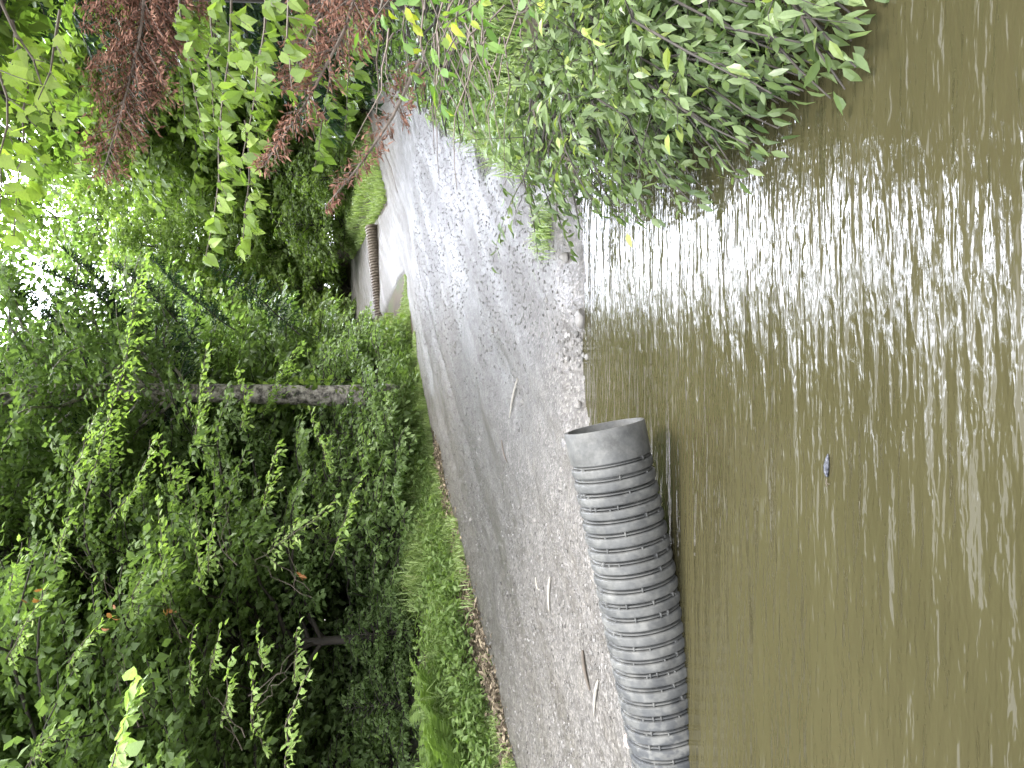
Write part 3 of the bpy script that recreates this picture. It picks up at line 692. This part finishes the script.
BR = [  # bright bough tips of the left woods: (tree, pixels from inner end to tip, distance)
 (tC, [(85, 500), (112, 410), (124, 370), (146, 255)], 10.5, .4), (tD, [(70, 492), (82, 450), (98, 409)], 9.5, .3), (tD, [(176, 500), (168, 470), (157, 440)], 9.5, .28),
 (tD, [(262, 510), (270, 470), (279, 442)], 10, .3), (tB, [(164, 600), (162, 560), (159, 500)], 8.6, .22), (tB, [(200, 590), (197, 560), (194, 530)], 8.4, .2),
 (tB, [(208, 572), (211, 540), (214, 508)], 8.4, .2), (tB, [(127, 620), (136, 590), (146, 566)], 8, .22), (tA, [(285, 768), (288, 722), (310, 668)], 6.6, .16),
 (tA, [(222, 712), (226, 690), (231, 656)], 7, .2), (tA, [(262, 668), (260, 650), (257, 628)], 7.2, .18), (tB, [(292, 682), (296, 660), (297, 628)], 7.6, .18),
 (tA, [(26, 768), (44, 745), (68, 722)], 6.6, .2), (tA, [(68, 662), (84, 640), (103, 618)], 7, .22), (tA, [(210, 672), (215, 650), (219, 630)], 7.2, .16),
 (tA, [(190, 700), (191, 670), (193, 630)], 7.2, .16), (tA, [(268, 758), (250, 716), (250, 662)], 7, .2), (tF, [(6, 660), (22, 630), (46, 590)], 7, .25),
 (tF, [(6, 605), (12, 575), (22, 542)], 7.5, .22), (tB, [(54, 566), (62, 540), (72, 508)], 8, .25), (tC, [(330, 470), (318, 440), (310, 412)], 11, .35),
 (tD, [(110, 520), (140, 480), (150, 440)], 9.5, .3), (tC, [(195, 440), (200, 390), (206, 350)], 11, .35), (tE, [(262, 420), (275, 380), (300, 345)], 14, .5),
 (tC, [(240, 430), (245, 400), (236, 370)], 11.5, .35), (tB, [(255, 560), (300, 530), (335, 500)], 9.4, .3), (tD, [(330, 560), (345, 520), (360, 480)], 9.4, .3)]
for tr_, px_, Y_, wd in BR:
    leafy_branch(tr_, px_, [Y_ + .5] + [Y_] * (len(px_) - 1), wd, .075 + .004 * (Y_ - 6), 'leaf_bough', tone=.6, spread=.2, step=.085, gap=.5, droop=.5, wr=.007)
leafy_branch(tA, [(110, 790), (117, 750), (134, 680)], 4.6, .2, .1, 'leaf_bright', T_HEART, .8, label='brightest yellow green young branch tip', step=.06, gap=.45, droop=.4, wr=.006)

# bare twigs and a few curled dead leaves caught in the left woods
for tr_, Y0, lst in ((tA, 7.3, [(240, 740, 200, 690), (150, 720, 120, 668), (255, 700, 285, 650)]), (tB, 8.8, [(190, 640, 150, 590), (120, 600, 70, 560), (300, 600, 265, 540), (230, 560, 205, 500)])):
    for a0, b0, a1, b1_ in lst:
        for k in range(3):
            b_ = Bag()
            c = curve(P(a0 + rng.uniform(-12, 12), b0 + rng.uniform(-12, 12), Y0 + rng.uniform(-.2, .4)), P(a1 + rng.uniform(-25, 25), b1_ + rng.uniform(-25, 25), Y0 + rng.uniform(-.6, .2)), rng.uniform(-.08, .08), 8, .02)
            tube(b_, c, np.linspace(.006, .0015, 8), 5)
            o = b_.build('bare_twig', 'twig', tr_); place(o, tr_.location)
M['leaf_dead'] = leaf_mat('curled dead leaf', [(0, (.22, .09, .03)), (1, (.42, .2, .08))], .3)
for tr_, px, py, Y_ in ((tB, 170, 612, 7.9), (tA, 110, 616, 7.0), (tA, 34, 598, 7.0), (tB, 300, 575, 8.8)):
    b_ = Bag(); q = P(px, py, Y_) + rng.normal(0, .03, (5, 3)); put_leaves(b_, q, rng.normal(0, 1, (5, 3)) - UP, rng.normal(0, 1, (5, 3)), .075, rng.random(5), T_NEAR)
    o = b_.build('dead_leaves', 'leaf_dead', tr_); place(o, tr_.location); o['label'] = 'curled orange brown dead leaves'

# vine round the pale trunk
vb = Bag(); n = 700; zz = rng.uniform(1, 9, n); aa = rng.uniform(0, 6.28, n) + zz * .3
vp = np.stack([-.25 + (.25 + .1 * rng.random(n)) * np.cos(aa) + .1 * np.sin(zz), 15 + (.25 + .1 * rng.random(n)) * np.sin(aa), zz], 1)
kk = fbm(zz, aa, .6, 70) > -.05; vp = vp[kk]
put_leaves(vb, vp, rng.normal(0, .6, (len(vp), 3)) - UP * .5, vp - np.array([-.25, 15, 0]) * [1, 1, 0] - UP * vp[:, 2:3] + rng.normal(0, .3, (len(vp), 3)), .13, rng.random(len(vp)), T_HEART)
vine = thing('climbing_vine', 'green vine climbing the pale blotched trunk', 'vine', (-.25, 15, 0)); place(vb.build('foliage', 'leaf_vine', vine), vine.location)

# ---- far trees beyond the bend
fgroup = 'sunlit trees beyond the bend of the road'
fl_ = 'yellow green sunlit tree beyond the bend at the far end of the road'
fA = tree('roadside_tree', fl_, 10.6, 34.5, 13.5, 4.0, .2, 'leaf_far', z0=.3, limbs=150, low=1.1, shape=.42, leaf=.3, tone=.55, width=1.2, step=.26, gap=.5, group=fgroup)
for i, (x, y, s_) in enumerate([(2.8, 36, .72), (4.6, 41, .7), (15, 37, 1.3), (16.5, 31, 1.35), (-0.6, 33, 1.15), (13, 28.5, 1.2), (12.2, 33.5, 1.4), (19.5, 35, 1.5), (19, 40, 1.3), (11.5, 45, 1.05), (-4, 38, 1.25), (24, 36, 1.4), (3, 46, .8), (6.4, 37, .74), (21, 31, 1.2), (29, 42, 1.6), (-9, 42, 1.6), (15, 48, 1.2), (7, 52, .85), (11, 54, 1.55), (1.4, 53, 1.05), (19, 50, 1.8), (25, 52, 1.9), (-3, 50, 1.5)]):
    copy_tree(fA, x, y, i * 2.1 + .4, s_, fl_, fgroup)
sg = 'low green bushes at the foot of the far trees'; sl_ = 'low green bush at the foot of the far trees beside the side track'
sA = tree('bush', sl_, .4, 28.5, 2.6, 1.5, .04, 'leaf_far', z0=.1, limbs=50, leaf=.18, tone=.4, width=.7, step=.16, gap=.5, group=sg, cat='bush', limb_r=.015)
for i, (x, y, s_) in enumerate([(2.2, 31.5, 1.0), (6.2, 30, 1.1), (7.4, 27.5, .9), (9.6, 26.6, .9), (4.2, 34, 1.3), (12, 29, 1.2), (.2, 24.5, 1.1), (-1.2, 21, 1.0), (8.3, 30.5, 1.2)]):
    copy_tree(sA, x, y, i * 1.9, s_, sl_, sg)

# ---- hemlocks against the gap of sky
hA = tree('hemlock', 'thin dark hemlock with sparse feathery boughs against the gap of sky', -.3, 18.0, 14, 2.6, .1, 'needle', z0=4.4, limbs=80, leaf=.17, T=T_NEEDLE, tone=.5, width=.5, step=.12, gap=.3, droop=.7, up=-.1, cat='conifer')
for px_, Y_ in (([(150, 345), (92, 292), (30, 262)], 14.0), ([(120, 345), (104, 285), (64, 250)], 14.2), ([(235, 330), (185, 292), (150, 258)], 14.0), ([(75, 345), (34, 295), (2, 280)], 14.0), ([(180, 325), (150, 290), (112, 262)], 14.4), ([(300, 335), (250, 290), (205, 262)], 15.0)):
    leafy_branch(hA, px_, Y_, .55, .11, 'needle', T_NEEDLE, .45, step=.07, gap=.25, droop=.6, hang=.5, flat=.9, wr=.014, label='dark feathery hemlock bough', wood='bark_dark')
hB = tree('hemlock', 'dark hemlock in the shade on the right behind the dead brown boughs', 6.4, 11.0, 13, 2.8, .18, 'needle', z0=1.3, limbs=120, leaf=.2, T=T_NEEDLE, tone=.4, width=.7, step=.1, gap=.25, droop=.7, up=-.1, cat='conifer')

# ---- shrubs under the left trees
ug = 'green undergrowth bushes along the left verge'
ul = 'leafy undergrowth bush between the grass verge and the left woods'
uA = tree('bush', ul, -1.6, 12.6, 1.7, 1.1, .03, 'leaf_beech', z0=.1, limbs=56, leaf=.11, tone=.6, width=.5, step=.11, gap=.5, group=ug, cat='bush', limb_r=.012)
for i, (x, y, s_) in enumerate([(-2.4, 11.8, .9), (-.9, 14.1, 1.0), (.1, 16.4, 1.0), (.3, 18.0, 1.05), (-.2, 17.2, 1.2), (-3.0, 12.6, .7), (.9, 20.5, 1.0), (-1.9, 15.2, 1.2), (-.6, 18.9, 1.1), (-1.3, 13.2, .9), (-4.5, 10.6, .62), (-4.35, 12.6, .9), (-3.62, 11.0, .62), (-5.6, 11.0, .8)]):
    copy_tree(uA, x, y, i * 2.3 + 1, s_, ul, ug)
# ferns
def fern(px, py, Y_, n, ln, label):
    b0 = on_road(px, py); b0[2] = gz(b0[0], b0[1])
    f = thing('fern', label, 'fern', b0)
    for i in range(n):
        a = i / n * 6.28 + rng.normal(0, .2); d = np.array([math.cos(a), math.sin(a), 0]); l_ = ln * rng.uniform(.75, 1.1)
        t = np.linspace(0, 1, 12)[:, None]; c = d * l_ * .6 * t + UP * (l_ * (1.45 * t - .8 * t ** 2))
        b_ = Bag(); tube(b_, c, np.linspace(.004, .001, 12), 4)
        pos, _ = resample(c, 26); tan = unit(np.gradient(pos, axis=0)); sd_ = unit(np.cross(tan, UP)); prof = np.sin(np.linspace(.25, 3.0, 26)) ** .8
        for s_ in (-1, 1):
            put_leaves(b_, pos, sd_ * s_ + tan * .35 - UP * .15, np.cross(sd_, tan) + rng.normal(0, .1, (26, 3)), l_ * .24 * prof, rng.normal(.5, .2, 26), T_NEEDLE)
        b_.build('frond', 'fern', f)
fern(466, 736, 7.0, 12, .8, 'arching bright fern at the left end of the grass verge')
fern(474, 764, 6.6, 11, .75, 'smaller fern nearest the camera on the left verge')
fern(452, 694, 7.6, 10, .7, 'fern behind the verge at the mouth of the dark hollow')

# ---- right side
tR = tree('broadleaf_tree', 'grey trunked tree leaning in at the right edge with broad hanging leaves', 3.45, 6.3, 12, 2.6, .16, 'leaf_vine', z0=3.6, limbs=80, leaf=.17, tone=.45, lean=(-1.5, 0), bias=(.2, .2), width=.9, step=.16, gap=.55)
for px_, Y_, wd, tn in [([(232, -20), (226, 90), (216, 190), (206, 255)], 4.8, .34, .6), ([(180, -10), (196, 80), (205, 140)], 5.0, .3, .5), ([(265, -20), (262, 40), (250, 110), (240, 170)], 4.5, .28, .45),
                        ([(290, -20), (285, 30), (292, 90)], 4.2, .22, .45), ([(330, 60), (322, 120), (315, 165)], 5.2, .24, .45), ([(245, 120), (250, 200), (236, 248)], 5.4, .3, .7), ([(215, -20), (212, 60), (214, 120)], 4.9, .3, .5), ([(300, -20), (300, 60), (318, 150)], 5.6, .3, .45), ([(190, -20), (180, 60), (186, 130)], 5.8, .34, .4), ([(350, -20), (350, 60), (345, 130)], 5.4, .3, .4)]:
    leafy_branch(tR, px_, Y_, wd, .09, 'leaf_vine', T_HEART, tn, step=.085, gap=.5, droop=.6, hang=.9, flat=.9, wr=.008)
tM = tree('maple_tree', 'maple whose lobed leaves hang across the top right corner by the sky gap', 4.6, 7.4, 11, 2.4, .12, 'leaf_maple', z0=4.6, limbs=50, leaf=.2, T=T_MAPLE, tone=.5, step=.22, width=.9, lean=(-1.0, 0), cat='maple')
for px_, Y_, wd in [([(0, 0), (22, 40), (45, 95), (60, 120)], 5.2, .3), ([(-10, 40), (8, 100), (4, 160), (0, 210)], 5.0, .3), ([(12, 20), (34, 70), (20, 130), (14, 235)], 5.4, .25), ([(60, 10), (50, 60), (38, 100)], 5.0, .25)]:
    leafy_branch(tM, px_, Y_, wd, .115, 'leaf_maple', T_MAPLE, .7, step=.14, gap=.9, droop=.5, hang=1.0, flat=.8, wr=.01)

dh = thing('dead_conifer', 'dead conifer with rust brown boughs reaching in from the right', 'conifer', (4.2, 5.6, .4))
g_ = Bag(); tube(g_, np.array([(4.2, 5.6, .3), (4.1, 5.6, 2.5), (4.15, 5.6, 5.5)]), np.array([.09, .075, .04]), 9); place(g_.build('trunk', 'bark', dh, smooth=True), dh.location)
def bough(pix, Y_, width, ntw, tone=.5, leaf=.045):
    c = np.array([P(a, b_, Y_) for a, b_ in pix]); c, Lc = resample(c, 12)
    b_ = Bag(); tube(b_, c, np.linspace(.014, .004, 12), 6, 1)
    pos, _ = resample(c, ntw); tan = unit(np.gradient(pos, axis=0))
    for i in range(ntw):
        t = i / ntw; l_ = width * ((1 - t) ** .6 + .12) * rng.uniform(.6, 1.1)
        perp = unit(np.cross(tan[i], rng.normal(0, 1, 3) * [.5, .5, .5] + np.array([0, 1, 0])))
        if rng.random() < .5: perp = -perp
        d = unit(tan[i] * .9 + perp * .8 + rng.normal(0, .15, 3))
        ax_ = curve(pos[i], pos[i] + d * l_, 0, 5, .02)
        spray(b_, b_, ax_, l_ * .35 + .03, leaf, T_NEEDLE, .035, .35, .2, .3, tone, .28, 1.0, wr=.004, twigs=False, twigmat=1, t0=.05)
    place(b_.build('dead_bough', ['dead', 'twig_dead'], dh), dh.location)
bough([(150, -60), (140, 40), (122, 110), (103, 172)], 5.3, .46, 90)
bough([(175, -60), (165, 20), (150, 70), (138, 110)], 5.4, .36, 55, .4)
bough([(372, -60), (345, 30), (308, 100), (264, 166)], 4.4, .26, 95)
bough([(340, -60), (322, 10), (300, 55), (290, 85)], 4.6, .3, 60, .4)
bough([(420, 60), (392, 118), (360, 165), (326, 206)], 4.5, .16, 46, .45)

# narrow-leaved branches over the road's end
tW = thing('overhanging_shrub', 'twiggy shrub at the right edge with narrow yellowing leaves over the far road', 'shrub', (2.9, 3.9, .4))
g_ = Bag()
for k in range(5):
    c = curve((2.9, 3.9, .3), P(380 + 45 * k, 10, 3.7 + .1 * k), .2, 8, .02); tube(g_, c, np.linspace(.02, .006, 8), 6)
place(g_.build('stem', 'twig', tW, smooth=True), tW.location)
for px_, Y_, wd, ls in [([(395, -20), (385, 10), (368, 30), (362, 48)], 3.6, .14, .085), ([(400, -30), (404, 30), (412, 70), (405, 88)], 3.6, .12, .085), ([(470, -20), (478, 10), (486, 50), (482, 62)], 3.4, .1, .09),
                        ([(500, -10), (480, 0), (455, 15), (442, 40)], 3.3, .12, .1), ([(545, -20), (530, 5), (505, 20)], 3.4, .12, .1), ([(460, 0), (446, 60), (438, 90), (432, 118)], 3.5, .1, .08), ([(420, -20), (440, 20), (436, 70)], 3.6, .1, .09)]:
    leafy_branch(tW, px_, Y_, wd, ls, 'leaf_yellow', T_NEAR, .55, spread=.3, step=.075, gap=.6, droop=.5, hang=.6, flat=1.0, wr=.005)
# bare hanging twigs
g_ = Bag()
for k in range(34):
    a0 = P(rng.uniform(380, 560), rng.uniform(-20, 40), 4.0 + rng.uniform(0, .7)); b0 = a0 + np.array([-rng.uniform(.3, .95), rng.uniform(-.2, .3), rng.uniform(-.25, .2)])
    tube(g_, curve(a0, b0, rng.uniform(-.1, .1), 7, .02), np.linspace(.006, .0015, 7), 4)
place(g_.build('bare_twigs', 'twig_dead', tW), tW.location)

# the big shrub leaning over the water
def big_shrub(name, label, base, targets, leaf, mat, width, tone=.5, T=T_LANCE):
    s = thing(name, label, 'shrub', base)
    st_ = Bag(); lf = Bag()
    for tg, sag in targets:
        b0 = np.array(base) + rng.normal(0, .15, 3) * [1, 1, .1]
        c = curve(b0, tg, sag, 9, .012); Lc = np.linalg.norm(tg - b0)
        tube(st_, c, np.linspace(.014, .003, 9), 5)
        spray(lf, st_, c, width * rng.uniform(.7, 1.2), leaf, T, .07, .6, .4, .4, tone + rng.normal(0, .12), .22, .9, wr=.003, twigs=False, t0=.3)
        for j in (4, 5, 6):
            e = c[j] + unit(rng.normal(0, 1, 3) + (c[-1] - c[0]) * .6) * Lc * rng.uniform(.15, .3)
            spray(lf, st_, curve(c[j], e, .03, 5), width * .7, leaf, T, .065, .6, .4, .4, tone + rng.normal(0, .12), .22, .9, wr=.003, twigs=False, t0=.1)
    place(st_.build('stem', 'bark_dark', s, smooth=True), s.location)
    place(lf.build('foliage', mat, s), s.location)
    return s
tg = []
for px, py, Y_ in [(565, 180, 4.5), (580, 205, 4.4), (570, 225, 4.5), (600, 40, 4.2), (610, 110, 4.0), (640, 170, 3.8), (650, 70, 3.7), (690, 30, 3.3), (690, 110, 3.3), (700, 160, 3.2), (735, 165, 3.0),
                   (730, 60, 2.9), (745, 110, 2.9), (760, 20, 2.7), (770, 90, 2.7), (785, 130, 2.6), (790, 40, 2.5), (815, 85, 2.4), (830, 20, 2.3), (850, 60, 2.25), (610, -20, 4.1), (660, -20, 3.5), (720, -20, 3.0),
                   (620, 60, 3.6), (670, 130, 3.5), (600, 170, 4.2), (635, 20, 3.3), (710, 95, 2.8), (760, 150, 2.8), (800, 70, 2.4), (680, 60, 3.0), (590, 100, 4.0), (740, 30, 2.6), (820, 110, 2.4), (840, 85, 2.35), (865, 75, 2.25), (855, 30, 2.2), (870, 50, 2.15), (780, 165, 2.65), (715, 185, 3.05), (660, 195, 3.5), (620, 200, 3.9), (690, 185, 3.2), (805, 130, 2.5), (655, 110, 3.3)]:
    q = P(px, py + 22, Y_); q[2] = max(q[2], .06); tg.append((q, .25))
sh = big_shrub('broadleaf_shrub', 'big dense grey green shrub leaning over the water from the right bank', (2.25, 3.7, .15), tg + [(q_ + rng.normal(0, .14, 3) + np.array([.08 + .1 * k_, .02 + .03 * k_, .03]), s_) for k_ in range(4) for q_, s_ in tg], .075, 'leaf_shrub', .18, .52)
tg = []
for px, py, Y_ in [(880, 70, 2.0), (885, 45, 2.02), (893, 25, 1.98), (870, 92, 2.05), (860, 10, 2.1), (905, -10, 1.95), (850, 60, 2.1), (835, 30, 2.15), (845, 100, 2.12)]:
    q = P(px, py, Y_); q[2] = max(q[2], .05); tg.append((q, .15))
big_shrub('broadleaf_shrub', 'small leafy sprig poking over the water nearest the camera on the right bank', (1.75, 2.3, .15), tg, .085, 'leaf_shrub', .1, .6)
# bushes behind it on the right verge
vg = 'bright weedy bushes on the right road verge'; vl = 'bright weedy bush on the right verge behind the big shrub'
vA = tree('bush', vl, 2.75, 6.4, .75, .55, .015, 'leaf_verge', z0=.05, limbs=26, leaf=.07, tone=.5, width=.25, step=.09, group=vg, cat='bush', limb_r=.006)
for i, (x, y, s_) in enumerate([(2.9, 5.0, .8), (3.4, 7.2, 1.0), (3.0, 5.6, 1.1), (4.0, 8.5, 1.2), (3.9, 7.0, 1.3), (4.8, 10, 1.3), (5.6, 11.6, 1.4), (4.9, 8.4, 1.6), (6.3, 13.5, 1.6), (7.4, 15.5, 1.8)]):
    copy_tree(vA, x, y, i * 2.2, s_, vl, vg)
# grass tuft at the corner of the road and the water
g_ = Bag(); q = on_road(548, 228); n = 260
x = q[0] + rng.normal(0, .09, n); y = q[1] + rng.normal(0, .07, n); blades(g_, x, y, rng.uniform(.08, .24, n), .006, 1.0)
tf = g_.build('grass_tuft', 'grass', origin=(q[0], q[1], 0)); tag(tf, 'green grass tuft at the right corner where road meets water', 'grass tuft')

# trees deep on the right
rg_ = 'dim trees in the right woods'; rl = 'dim leafy tree in the right woods behind the hanging branches'
tS = tree('forest_tree', rl, 8.2, 12.5, 13, 3.2, .17, 'leaf_vine', z0=.4, limbs=105, leaf=.2, tone=.45, group=rg_, **DF)
for i, (x, y, s_) in enumerate([(10.5, 16.5, 1.05), (7.2, 8.4, .9), (13.5, 21, 1.15), (12, 11, 1.1), (16, 26.5, 1.2), (14, 15, 1.1), (9.6, 10.5, 1.0), (10, 7, 1.0), (17, 20, 1.2), (6.4, 8.9, .75), (8.4, 15, .85)]):
    copy_tree(tS, x, y, i * 1.3 + .7, s_, rl, rg_)
